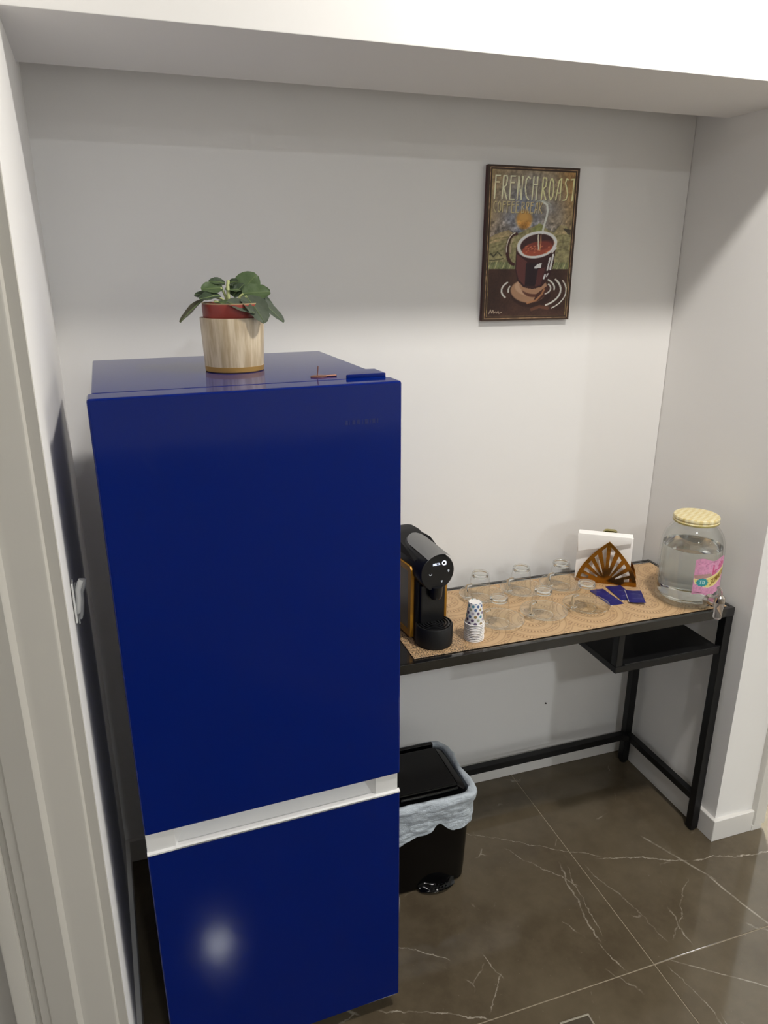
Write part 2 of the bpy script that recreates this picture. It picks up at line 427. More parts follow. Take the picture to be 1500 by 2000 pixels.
# ================================================================== FRIDGE
def fridge():
    FW, FH, FD = .491, 1.4195, .488
    t = thing('fridge', (-.7417, -.6673, 0), 'tall cobalt blue two-door fridge with a white grip strip', 'fridge', .0350)
    t.location.x += .0005; t.rotation_euler = (0, R(-.34), .0350)
    n = NT('blue_lacquer'); b = n.b
    b.inputs['Base Color'].default_value = (*lin((2, 27, 104)), 1); b.inputs['Roughness'].default_value = .085
    b.inputs['Specular IOR Level'].default_value = .22
    n.bump(n.noise(55, 2, .5, n.coord()), .05, .0008)
    blue = n.m
    white = mat('white_grip_plastic', (226, 225, 223), .35); dark = mat('dark_gasket', (28, 28, 32), .6)
    DT = .052
    MB().box((.006, DT+.0015, .035), (FW-.006, FD, FH), .003, 2).build('body', blue, t)
    MB().box((.014, DT-.002, .06), (FW-.014, DT+.006, FH-.03)).build('gasket', dark, t)
    MB().box((0, 0, .6355), (FW, DT, FH), .0045, 3).build('upper_door', blue, t)
    ld = MB().box((0, 0, .036), (FW, DT, .5895), .0045, 3).build('lower_door', blue, t)
    # white grip strip along the top of the lower door: two end blocks, a sloping hollow, a rounded lip
    g = MB()
    zb, zt = .5895, .6350
    g.box((.001, .004, zb), (.052, DT, zt), .002, 2)
    g.box((FW-.052, .004, zb), (FW-.004, DT, zt), .002, 2)
    g.prism([(.001, zb), (-.0012, zb+.0018), (-.0012, zb+.005), (.002, zb+.0075), (.012, zb+.0075), (.034, zt-.004), (.034, zt), (DT, zt), (DT, zb)], .050, FW-.050, 'X')
    g.prism([(.004, zb), (-.0012, zb+.0018), (-.0012, zb+.005), (.006, zb+.0075), (.008, zb)], .0005, FW-.0005, 'X')
    g.prism([(.052, .006), (.052, .036), (.076, .036)], zb+.006, zt, 'Z')
    g.prism([(FW-.052, .006), (FW-.052, .036), (FW-.076, .036)], zb+.006, zt, 'Z')
    g.build('grip_strip', white, ld)
    # hinge cap and hinge pin on top
    h = MB().prism([(FW-.080, DT+.004), (FW-.008, DT+.004), (FW-.007, DT+.062), (FW-.050, DT+.066)], FH-.006, FH+.0065, 'Z', .0014, 2).build('hinge_cap', blue, t)
    cop = mat('copper_washer', (150, 104, 86), .35, .7)
    M = Matrix.Translation((FW-.118, DT+.040, FH))
    wp = MB().lathe([(0, .003), (.010, .003), (.013, .002), (.013, 0), (0, 0)], 20, M, 1.1, .8)
    wp.box((FW-.110, DT+.036, FH), (FW-.086, DT+.043, FH+.003), .001, 1)
    wp.tube([(FW-.121, DT+.038, FH+.001), (FW-.119, DT+.038, FH+.019)], .0010, 6)
    wp.build('hinge_pin', cop, t)
    # faint tonal embossing, too worn to read, near the top right corner
    e = MB()
    for k, (dx, w_) in enumerate([(0, .004), (.006, .0016), (.012, .005), (.020, .005), (.029, .0016), (.034, .005), (.042, .0016), (.047, .005), (.055, .002)]):
        x0 = FW-.100+dx; e.box((x0, -.0003, 1.352), (x0+w_, .0006, 1.3595))
    e.build('embossed_badge', mat('blue_badge', (3, 24, 92), .3), t)
    f = mat('black_foot', (20, 20, 22), .6)
    for x in (.04, FW-.04):
        for y in (.09, FD-.06): MB().lathe([(0, 0), (.016, 0), (.018, .004), (.014, .008), (.014, .037), (0, .037)], 16, Matrix.Translation((x, y, 0))).build('foot', f, t)
    MB().box((.02, .09, .012), (FW-.02, .105, .036)).build('plinth', f, t)
fridge()

# ================================================================== POTTED PLANT
def plant():
    PX, PY, PZ = -.5035, -.418, 1.4212
    t = thing('potted_plant', (PX, PY, PZ), 'leafy houseplant in a pale wood-grain pot with gold base on the fridge', 'plant')
    n = NT('pale_wood_grain'); C = n.coord(); s = n.scalev(C, (1, 1, .10))
    a = n.noise(75, 4, .6, s); bl = n.noise(24, 3, .6, n.scalev(C, (1, 1, .22)))
    c1 = n.mix(n.sstep(a, .35, .68), lin((176, 155, 122)), lin((216, 200, 172)))
    c1 = n.mix(n.math('MULTIPLY', n.sstep(bl, .56, .72), .55), c1, lin((130, 110, 84)))
    n.link(c1, n.b.inputs['Base Color']); n.b.inputs['Roughness'].default_value = .32
    op = MB().lathe([(.0, .0095), (.0535, .0095), (.0572, .092), (.0568, .0945), (.0550, .0945), (.0535, .090), (.0510, .016), (0, .016)], 56).build('outer_pot', n.m, t)
    gold = mat('gold_band', (186, 146, 80), .36, .4)
    MB().lathe([(0, 0), (.0520, 0), (.0532, .0015), (.0538, .0098), (.0500, .0104), (0, .0104)], 56).build('base_band', gold, op)
    ip = MB().lathe([(0, .030), (.042, .030), (.0500, .092), (.0510, .096), (.0520, .113), (.0515, .1175), (.0495, .1180), (.0485, .110), (0, .109)], 48).build('inner_pot', mat('terracotta_plastic', (142, 50, 40), .42), t)
    MB().lathe([(.0515, .1175), (.0520, .1195), (.0500, .1195), (.0495, .1175)], 48).build('pot_rim', mat('pale_rim', (196, 168, 126), .5), ip)
    MB().lathe([(.0484, .106), (.0484, .1095), (.030, .114), (0, .116)], 32).build('soil', mat('potting_soil', (60, 48, 36), .95, grain=.5, gscale=300), t)
    def leafmat(nm, c, c2):
        n = NT(nm); f = n.noise(90, 4, .6, n.coord())
        n.link(n.mix(f, lin(c), lin(c2)), n.b.inputs['Base Color']); n.b.inputs['Roughness'].default_value = .55
        n.b.inputs['Sheen Weight'].default_value = .15; n.bump(n.noise(240, 2, .6, n.coord()), .35, .001); return n.m
    G1 = leafmat('leaf_green', (80, 104, 62), (106, 128, 82)); G2 = leafmat('leaf_deep', (58, 76, 52), (84, 102, 74)); G3 = leafmat('leaf_grey', (82, 96, 78), (112, 122, 102))
    G4 = leafmat('leaf_brown', (78, 72, 54), (96, 96, 70)); ST = mat('stem_pale', (166, 172, 118), .5); RIB = mat('midrib_green', (106, 124, 76), .5)
    def leaf(B, T, wd, nh, droop, m, cup=.12, scal=10, fold=0.):
        B, T, nh = Vector(B), Vector(T), Vector(nh); ax = T-B; L = ax.length; ax.normalize()
        side = ax.cross(nh).normalized(); nn = side.cross(ax).normalized()
        NU, NV = 10, 14; ph = rnd.random()*6
        def f(u, v):
            vv = min(.985, max(.02, v)); prof = math.sqrt(max(0, 1-(2*vv**.86-1)**2))
            e = 2*u-1
            wob = 1+.045*math.sin(scal*math.pi*v+ph)*(abs(e)**3)
            x = e*wd/2*prof*wob
            z = -droop*L*(v*v) + cup*wd*(abs(e)**1.7)*prof + .03*wd*math.sin(9*v+3*e+ph)*abs(e) + .05*wd*math.cos(16*v)*abs(e)*(1-abs(e)) - fold*abs(x)
            return B+ax*(L*v)+side*x+nn*z
        mb = MB().grid(f, NU, NV)
        r = bmesh.ops.solidify(mb.bm, geom=mb.bm.faces[:], thickness=.0011)
        lf = mb.build('leaf', m, t, 60)
        mb = MB().tube([f(.5, v/8)+nn*.0003 for v in range(0, 9)], [.0010*(1-.6*k/8) for k in range(9)], 5)
        mb.build('midrib', RIB, lf, 60)
    def stem(P, r=.0022):
        MB().tube(P, [r*1.1, r, r, r*.9][:len(P)], 8).build('stem', ST, t, 60)
    # local frame: x right, y away from the viewer, z up; pot mouth at z .118
    z = .118
    leaf((-.048, -.012, z+.008), (-.096, -.030, z-.024), .026, (-.3, -.2, 1), .12, G4, .10)
    leaf((-.020, -.006, z+.014), (-.056, -.020, z+.010), .028, (0, -.5, 1), .05, G2)
    leaf((-.012, .010, z+.026), (-.050, .004, z+.026), .030, (-.1, -.7, .8), .06, G1)
    leaf((-.006, .022, z+.034), (-.034, .018, z+.040), .020, (0, -.6, .8), .10, G2)
    leaf((.000, .014, z+.034), (.012, .000, z+.040), .016, (-.3, -.6, .7), .25, G2)
    leaf((-.008, .006, z+.024), (.020, .004, z+.024), .018, (0, -.5, .9), .10, G1)
    leaf((-.030, -.018, z+.003), (-.002, -.046, z+.001), .024, (0, -.3, 1), .10, G1)
    leaf((-.012, -.038, z+.004), (.034, -.060, z-.010), .032, (-.1, -.5, 1), .12, G3, .14, 16)
    leaf((.016, .014, z+.014), (.050, .012, z+.050), .046, (.2, -.9, .5), .16, G1, .12, 14)
    leaf((.020, -.006, z+.016), (.070, -.010, z+.022), .036, (0, -.8, .7), .10, G1, .10)
    leaf((.024, -.020, z+.012), (.050, -.066, z-.024), .046, (.2, -.7, .8), .14, G3, .16, 12)
    leaf((.034, .008, z+.018), (.082, .004, z-.006), .034, (.5, -.6, .7), .16, G2, .12, 14)
    leaf((.046, -.006, z+.008), (.094, -.018, z-.030), .030, (.5, -.6, .7), .10, G3, .10)
    leaf((.018, .022, z+.010), (.012, .048, z+.034), .034, (0, -.8, .5), .10, G2)
    leaf((.004, .004, z+.012), (.026, .008, z+.034), .022, (-.3, -.9, .4), .10, G2)
    leaf((-.030, .020, z+.010), (-.060, .036, z+.018), .030, (0, -.5, .9), .12, G2)
    stem([(.0, -.002, z-.008), (-.004, .000, z+.010), (-.003, .008, z+.028), (-.001, .014, z+.038)], .0034)
    stem([(-.004, -.004, z-.008), (-.016, -.004, z+.008), (-.030, -.008, z+.012), (-.046, -.012, z+.009)], .0024)
    stem([(-.002, .002, z-.008), (-.008, .004, z+.010), (-.012, .010, z+.022), (-.016, .010, z+.027)], .0022)
    stem([(.004, -.004, z-.008), (.012, -.006, z+.006), (.016, -.006, z+.012), (.022, -.006, z+.016)], .0024)
    stem([(.006, -.010, z-.008), (.014, -.016, z+.006), (.020, -.020, z+.010), (.026, -.022, z+.012)], .0024)
    stem([(-.012, -.014, z-.008), (-.020, -.016, z+.002), (-.028, -.018, z+.004), (-.032, -.018, z+.004)], .0020)
    stem([(.010, .004, z-.008), (.020, .006, z+.010), (.030, .007, z+.017), (.036, .008, z+.018)], .0022)
plant()

# ================================================================== POSTER
def poster():
    x0, x1, z0, z1, th = .1895, .4485, 1.4685, 1.8415, .014
    t = thing('wall_picture', ((x0+x1)/2, -th/2, z0), 'canvas print of a coffee mug lettered FRENCH ROAST on the back wall', 'picture')
    W, H = x1-x0, z1-z0
    MB().box((-W/2, -th/2+.0004, 0), (W/2, th/2, H), .001, 1).build('canvas', mat('canvas_edge', (72, 34, 34), .6), t)
    nx, ny = 186, 268
    # drawing coordinates: a 930 x 1640 sheet
    DW, DH = 930., 1620.
    X, Y = np.meshgrid(np.linspace(0, DW, nx), np.linspace(0, DH, ny)); cv = Canvas(X, Y)
    n1 = vnoise(nx, ny, 22, 1); n2 = vnoise(nx, ny, 5, 2); n3 = vnoise(nx, ny, 2, 3); n4 = vnoise(nx, ny, 40, 4)
    u, v = X/DW, Y/DH
    tan = np.array([116, 98, 70.]); blue = np.array([92, 98, 112.]); ora = np.array([122, 84, 44.]); gre = np.array([104, 104, 84.])
    k = np.clip(1.25-np.abs(u-.47)*2.6, 0, 1)*np.clip(.35+v*2.2, 0, 1)*(.6+.6*n1)
    sky = tan[None, None]*(1-np.clip(k, 0, 1)[..., None])+blue*np.clip(k, 0, 1)[..., None]
    k2 = np.clip((u-.72)*3.2, 0, 1)*np.clip(1-v*3.2, 0, 1); sky = sky*(1-k2[..., None])+ora*k2[..., None]
    k3 = np.clip((v-.22)*4, 0, 1)*n4; sky = sky*(1-.5*k3[..., None])+np.array([110, 106, 116.])*.5*k3[..., None]
    cv.c = sky*(.72+.34*n2+.22*n3)[..., None]
    def jit(c, s_, m_=(.7, .6)):
        return np.array(c, float)
    # sun
    cv.ell(385, 540, 82, 100, 0, (142, 106, 56), .35, .95); cv.ell(395, 590, 48, 50, 0, (126, 84, 34), .6, .5); cv.ell(380, 520, 45, 50, 0, (156, 120, 66), .6, .7)
    # hills
    hill = [(0, 780), (90, 700), (190, 660), (320, 690), (420, 640), (500, 600), (560, 580), (640, 640), (700, 670), (760, 590), (830, 600), (900, 670), (930, 660), (930, 1060), (0, 1060)]
    cv.poly(hill, (110, 104, 76)); 
    cv.poly([(0, 760), (120, 690), (230, 650), (300, 700), (120, 780), (0, 800)], (126, 112, 84))
    cv.poly([(470, 640), (540, 575), (600, 600), (580, 660), (490, 680)], (104, 106, 66))
    cv.poly([(700, 690), (770, 585), (850, 640), (830, 690)], (124, 112, 84)); cv.poly([(790, 620), (930, 640), (930, 690), (860, 690)], (58, 52, 42))
    for P in [[(0, 790), (120, 740), (250, 720), (380, 680)], [(0, 860), (160, 800), (300, 780)], [(700, 720), (800, 690), (930, 720)], [(640, 660), (740, 720)], [(740, 780), (860, 760), (930, 780)], [(730, 860), (820, 840), (900, 870)], [(60, 900), (200, 850)]]:
        cv.stroke(P, 9, (84, 80, 52), .8)
    cv.stroke([(20, 930), (60, 900), (90, 930), (130, 880), (170, 920)], 14, (40, 40, 30), .8); cv.stroke([(10, 960), (80, 970), (190, 950)], 12, (52, 50, 36), .8)
    cv.poly([(0, 985), (930, 985), (930, 1060), (0, 1060)], (100, 102, 74))
    for i in range(26):
        a = i*36+rnd.random()*14; cv.stroke([(a, 1056), (a+18+rnd.random()*14, 985-rnd.random()*16)], 6, (150, 146, 104) if i % 2 else (74, 84, 46), .9)
    shade = (.74+.32*n2+.2*n3); cv.c *= np.where((v > .34) & (v < .655), shade, 1)[..., None]
    # table
    cv.poly([(0, 1058), (930, 1058), (930, 1620), (0, 1620)], (50, 34, 28)); cv.c *= np.where(v > .654, .8+.3*n1+.15*n3, 1)[..., None]
    # saucer
    cv.ell(500, 1330, 215, 150, 6, (44, 28, 24)); cv.ell(470, 1300, 185, 125, 8, (134, 104, 82)); cv.ell(500, 1262, 175, 95, 8, (152, 124, 102)); cv.ell(520, 1275, 120, 90, 8, (78, 48, 38))
    cv.ell(520, 1240, 150, 90, 8, (138, 106, 84))
    cv.poly([(560, 1330), (720, 1200), (700, 1300), (600, 1400), (520, 1430)], (60, 36, 30))
    for cx_, cy2, a0, a1, rx, ry, wd in [(500, 1290, 150, 215, 310, 150, 16), (500, 1290, 172, 200, 240, 130, 14), (520, 1290, -38, 60, 300, 190, 18), (540, 1300, -30, 55, 340, 230, 12), (520, 1270, -55, 5, 230, 130, 16), (600, 1270, -40, 60, 110, 70, 14)]:
        cv.arc(cx_, cy2, rx, ry, a0, a1, wd, (190, 172, 160))
    cv.stroke([(470, 1430), (560, 1400), (620, 1330), (640, 1280)], 20, (140, 98, 68), .9)
    cv.stroke([(520, 1500), (600, 1470), (690, 1490)], 34, (96, 62, 46), .6)
    # handle and mug
    cv.arc(305, 850, 78, 160, 95, 275, 34, (52, 30, 28)); cv.arc(312, 850, 92, 172, 170, 262, 9, (176, 164, 150)); cv.arc(310, 850, 52, 120, 160, 250, 8, (140, 122, 104))
    cv.poly([(318, 820), (318, 1050), (345, 1180), (420, 1258), (510, 1278), (610, 1252), (690, 1150), (725, 1000), (735, 800)], (46, 26, 27))
    cv.poly([(330, 900), (330, 1060), (360, 1170), (430, 1240), (440, 980)], (76, 44, 42)); cv.poly([(430, 1000), (560, 1000), (560, 1240), (430, 1240)], (34, 22, 26))
    cv.poly([(560, 1060), (640, 1040), (600, 1230), (540, 1250)], (66, 36, 36))
    cv.ell(535, 800, 212, 140, -12, (196, 184, 174), .05); cv.ell(535, 800, 178, 112, -12, (50, 32, 32), .05)
    cv.ell(540, 842, 160, 72, -12, (126, 62, 46), .1); cv.ell(560, 810, 150, 48, -12, (92, 44, 38), .4, .8)
    for i in range(26): cv.ell(420+rnd.random()*250, 810+rnd.random()*80-.0, 10, 6, -12, (172, 104, 72), .5, .6)
    for P, wd in [([(680, 940), (660, 1070)], 15), ([(712, 905), (690, 1060)], 20), ([(640, 1120), (628, 1160)], 18), ([(670, 1110), (655, 1140)], 12), ([(738, 830), (700, 880)], 14)]: cv.stroke(P, wd, (206, 194, 186))
    cv.poly([(520, 1035), (555, 1005), (595, 995), (590, 1045), (520, 1055)], (206, 196, 190))
    # steam
    cv.stroke([(560, 350), (610, 380), (622, 440), (612, 520), (590, 610), (582, 680)], 20, (170, 172, 166), .85); cv.stroke([(540, 700), (545, 780), (552, 850)], 12, (196, 176, 160), .9); cv.stroke([(568, 700), (572, 780), (566, 860)], 7, (180, 130, 90), .9)
    cv.stroke([(500, 350), (560, 340), (600, 350), (650, 380)], 10, (140, 150, 142), .6)
    # lettering
    def word(txt, x0_, y0_, w_, h_, wd, col):
        n_ = len(txt)
        for i, ch in enumerate(txt):
            if ch == ' ': continue
            for st in GLY[ch]:
                P = [(x0_+(i+a*.74+.08)*w_/n_, y0_+b*h_) for a, b in st]
                cv.stroke([(p[0]+4, p[1]+4) for p in P], wd+2, (52, 46, 40), .55); cv.stroke(P, wd, col)
    word('FRENCH', 62, 105, 452, 232, 13, (190, 178, 142)); word('ROAST', 535, 110, 380, 222, 13, (188, 170, 126))
    word('COFFEE', 62, 362, 270, 108, 8, (152, 142, 104)); word('BREAK', 345, 362, 225, 108, 8, (158, 144, 106))
    # border: dark band with two thin gold lines
    d = np.minimum(np.minimum(X, DW-X), np.minimum(Y, DH-Y))
    cv.put(np.clip((46-d)/3, 0, 1), (46, 34, 26)); wear = .45+.75*n2
    cv.put(np.clip((3.5-np.abs(d-26))/2, 0, 1)*np.clip(wear, 0, 1), (150, 122, 92)); cv.put(np.clip((3-np.abs(d-46))/2, 0, 1)*np.clip(wear, 0, 1), (132, 116, 74))
    # scribbled signature
    cv.stroke([(70, 1540), (86, 1500), (100, 1535), (112, 1502), (120, 1538), (140, 1520), (150, 1538), (165, 1515), (175, 1540), (200, 1528)], 6, (150, 136, 120), .9)
    cv.c = np.clip(cv.c*1.42, 0, 235)
    painted('print', cv, lambda a, b: (-W/2+W*a, -th/2-.0002, H*(1-b)), t, .55, .3, 500)
poster()

# ================================================================== TABLE
XT, YFT, TH = .7866, -.4096, .737
TROT = .0078
def table():
    L, D, q = 1.0, .36, .025
    t = thing('console_table', (XT, YFT, 0), 'slim black metal console table with dark glass top beside the fridge', 'table', TROT)
    blk = mat('black_steel', (14, 14, 15), .45, spec=.35); rail = mat('black_rail_satin', (20, 20, 20), .16, spec=.9); gls = NT('smoked_glass_top')
    gls.b.inputs['Base Color'].default_value = (*lin((26, 26, 27)), 1); gls.b.inputs['Roughness'].default_value = .06; gls.b.inputs['Specular IOR Level'].default_value = 1.0; gls.b.inputs['Coat Weight'].default_value = .8; gls.b.inputs['Coat IOR'].default_value = 1.7
    zt = TH
    for nm, a, b in [('front_rail', (-L, 0, zt-q), (0, .010, zt)), ('rear_rail', (-L, D-.010, zt-q), (0, D, zt)), ('side_rail', (-.010, .0101, zt-q), (0, D-.0101, zt)), ('side_rail', (-L, .0101, zt-q), (-L+.010, D-.0101, zt))]:
        MB().box(a, b, .0010, 2).build(nm, rail, t)
    MB().box((-L+.0102, .0102, zt-.012), (-.0102, D-.0102, zt-.0012), .0006, 1).build('glass_top', gls.m, t)
    for x in (-q/2-.0005, -L+q/2+.0005):
        for y in (q/2+.0005, D-q/2-.0005):
            lg = MB().box((x-q/2, y-q/2, .006), (x+q/2, y+q/2, zt-.0125), .002, 2).build('leg', blk, t)
            MB().lathe([(0, 0), (.011, 0), (.0118, .003), (.0118, .012), (0, .012)], 16, Matrix.Translation((x, y, 0))).build('foot', mat('black_plastic_foot', (14, 14, 14), .6), lg)
    for x in (-q/2-.0005, -L+q/2+.0005):
        MB().box((x-.0105, q+.001, .098), (x+.0105, D-q-.001, .121), .002, 2).build('stretcher', blk, t)
    MB().box((-L+q+.001, D-q-.008, .100), (-q-.001, D-q+.014, .123), .002, 2).build('stretcher', blk, t)
    # gusset at the rear corner
    MB().prism([(-q-.001, D-q-.008), (-q-.018, D-q-.008), (-q-.001, D-q-.020)], .100, .121).build('corner_gusset', blk, t)
    # open shelf hung at the right end
    sh = MB()
    sh.box((-.362, .004, .600), (-.026, D-.004, .6185), .0015, 2).build('shelf', blk, t)
    MB().box((-.335, .0025, .6190), (-.026, .010, .6235), .001, 1).build('shelf_lip', blk, t)
    for y in (.004, D-.029):
        MB().box((-.362, y, .6186), (-.342, y+.022, zt-q-.0002), .0015, 1).build('shelf_hanger', blk, t)
table()

# laser-cut style placemat runner
def runner():
    n = NT('tan_embossed_vinyl'); C = n.coord(); s = n.xyz(C)
    cell = .172
    def f(v, off): return n.math('SUBTRACT', n.math('FRACT', n.math('ADD', n.math('DIVIDE', v, cell), off)), .5)
    def ringset(ox, oy):
        fx, fy = f(s[0], ox), f(s[1], oy)
        r = n.math('SQRT', n.math('ADD', n.math('MULTIPLY', fx, fx), n.math('MULTIPLY', fy, fy)))
        a = n.math('ARCTAN2', fy, fx)
        k = n.math('MULTIPLY', r, 2*math.pi*10.5); ring = n.math('SINE', k)
        idx = n.math('FLOOR', n.math('MULTIPLY', r, 10.5)); odd = n.math('MODULO', idx, 2.0)
        cnt = n.math('ROUND', n.math('ADD', n.math('MULTIPLY', r, 130.0), 6.0))
        tick = n.math('SINE', n.math('MULTIPLY', a, n.math('ROUND', n.math('ADD', n.math('MULTIPLY', idx, 13.0), 8.0))))
        return r, ring, tick, odd
    r, ring, tick, odd = ringset(.18, .30)
    line = n.sstep(ring, .55, .98)
    hole = n.math('MULTIPLY', n.sstep(tick, .0, .55), n.math('MULTIPLY', n.sstep(ring, .3, -.35), odd))
    dk = n.math('MAXIMUM', n.math('MULTIPLY', line, .45), n.math('MULTIPLY', hole, .85))
    base = n.mix(n.noise(9, 3, .5, C), lin((186, 152, 112)), lin((204, 172, 132)))
    col = n.mix(n.math('MULTIPLY', dk, .75), base, lin((118, 84, 50)))
    # coarse gold-and-black lace towards the left end
    vo = n.new('ShaderNodeTexVoronoi', feature='DISTANCE_TO_EDGE'); vo.inputs['Scale'].default_value = 190; n.link(C, vo.inputs['Vector'])
    lace = n.math('MULTIPLY', n.sstep(vo.outputs['Distance'], .10, .22), n.sstep(s[0], -.075+.14, -.105+.09))
    col = n.mix(n.math('MULTIPLY', lace, .85), col, lin((40, 30, 20)))
    n.link(col, n.b.inputs['Base Color']); n.b.inputs['Roughness'].default_value = .42; n.b.inputs['Specular IOR Level'].default_value = .45
    n.bump(n.math('MULTIPLY', dk, -1.0), .5, .0012)
    o = MB().box((-.131, -.3975, TH), (.768, -.0765, TH+.0018), .0006, 1).build('table_runner', n.m)
    tag(o, 'tan vinyl table runner embossed with rings on the console table', 'table runner')
runner()
MZ = TH+.0018

# ================================================================== COFFEE MACHINE
def machine():
    t = thing('coffee_machine', (-.058, -.332, MZ), 'black capsule coffee machine with gold side panels on the table', 'coffee machine', R(7))
    blk = mat('black_gloss_plastic', (15, 15, 17), .30, spec=.5); mt = mat('black_matte_plastic', (17, 17, 18), .55, spec=.35)
    sil = mat('silver_lever', (176, 176, 174), .34, .35); gold = mat('gold_satin_frame', (176, 124, 34), .38, .35)
    tank = mat('smoked_tank', (122, 106, 80), .22, spec=.5)
    # rear body with arched back, in profile along y
    hw = .041
    body = [(0.012, .002), (.24, .002), (.244, .05), (.244, .17), (.238, .205), (.222, .226), (.19, .236), (.15, .238), (.125, .231), (.10, .222), (.012, .216)]
    MB().prism(body, -hw, hw, 'X', .010, 3).build('body', mt, t)
    MB().box((-.034, .002, .030), (.034, .014, .150), .006, 2).build('front_column', blk, t)
    # drum-shaped brewing head pointing forward
    hz = .186
    HM = Matrix.Translation((0, 0, hz)) @ Matrix.Rotation(R(90), 4, 'X')
    MB().lathe([(0, -.20), (.044, -.20), (.0455, -.196), (.0455, .010), (.0440, .0140), (.0425, .0150), (0, .0152)], 56, HM).build('brew_head', blk, t)
    # silver lever strip laid over the top of the drum, rounded rear end
    def lev(u, v):
        y = -.024+.135*v; half = .62*(1 if v < .72 else math.sqrt(max(0, 1-((v-.72)/.285)**2)))
        a = (2*u-1)*half*1.12 + R(2); r = .0478+.0015*(1-v)
        return (r*math.sin(a), y, hz+r*math.cos(a)+.010*v)
    mb = MB().grid(lev, 16, 28); bmesh.ops.solidify(mb.bm, geom=mb.bm.faces[:], thickness=-.003); mb.build('lever', sil, t, 50)
    # nozzle
    MB().lathe([(0, .118), (.012, .118), (.015, .124), (.017, .150), (0, .150)], 24, Matrix.Translation((0, -.008, 0))).build('spout', blk, t)
    # drip tray
    MB().lathe([(0, .0), (.043, .0), (.0455, .003), (.0455, .049), (.0440, .052), (.0415, .0525), (.0405, .049), (0, .049)], 56, Matrix.Translation((0, -.004, 0))).build('drip_tray', mt, t)
    gr = MB()
    for r in (.036, .0285, .021, .0135, .006): gr.lathe([(r-.0022, .049), (r-.0016, .0522), (r+.0016, .0522), (r+.0022, .049)], 40, Matrix.Translation((0, -.004, 0)))
    gr.build('drip_grid', blk, t)
    # gold framed side panels with smoked tank behind
    for sgn in (-1, 1):
        xo = .0405*sgn; x1 = .0500*sgn
        y0, y1, z0, z1, f = .024, .226, .010, .192, .014
        A = [(y0, z0), (y1, z0), (y1, z1), (y0, z1)]; ch = .006
        fr = MB(); lo, hi = min(xo, x1), max(xo, x1)
        fr.prism([(y0, z0), (y0+f, z0+f), (y0+f, z1-f), (y0, z1-ch), ], lo, hi, 'X')
        fr.prism([(y1, z0), (y1, z1), (y1-f, z1-f), (y1-f, z0+f)], lo, hi, 'X')
        fr.prism([(y0, z1-ch), (y0+f, z1-f), (y1-f, z1-f), (y1, z1), (y0+ch, z1)], lo, hi, 'X')
        fr.prism([(y0, z0), (y1, z0), (y1-f, z0+f), (y0+f, z0+f)], lo, hi, 'X')
        p = fr.build('side_panel', gold, t)
        xt = .0470*sgn; MB().box((min(xo, xt), y0+f, z0+f), (max(xo, xt), y1-f, z1-f)).build('panel_window', tank, p)
    # lit marks on the head: maker's word, ring with tail, cup icons
    lit = emit('lit_mark', (225, 235, 255), 1.6); icon = emit('dim_icon', (150, 155, 160), .55)
    fy = -.0158; rx = (R(90), 0, 0)
    text_mesh('DELTA', .0080, 'lit_lettering', lit, t, (-.004, fy, hz+.0215), rx, .0002, .80)
    q_ = MB(); 
    q_.tube([(.0165+.0048*math.cos(a), fy+.0002, hz+.0222+.0048*math.sin(a)) for a in np.linspace(0, 2*math.pi, 29)[:-1]], .0011, 6, closed=True)
    q_.tube([(.0185, fy+.0002, hz+.0195), (.0212, fy+.0002, hz+.0172)], .0009, 6)
    q_.build('lit_ring', lit, t)
    MB().tube([(-.0195+.0034*math.cos(a), fy+.0002, hz-.0005+.0034*math.sin(a)) for a in np.linspace(R(175), R(365), 10)], .0007, 6).build('cup_icon', icon, t)
    MB().prism([(.0265, hz+.0030), (.0310, hz+.0030), (.0310, hz-.0010), (.0295, hz-.0028), (.0280, hz-.0028), (.0265, hz-.0010)], fy, fy+.0006, 'Y').build('cup_icon', icon, t)
    MB().prism([(.0085, hz-.0215), (.0140, hz-.0215), (.0130, hz-.0255), (.0120, hz-.0265), (.0100, hz-.0265)], fy, fy+.0006, 'Y').build('cup_icon', icon, t)
machine()

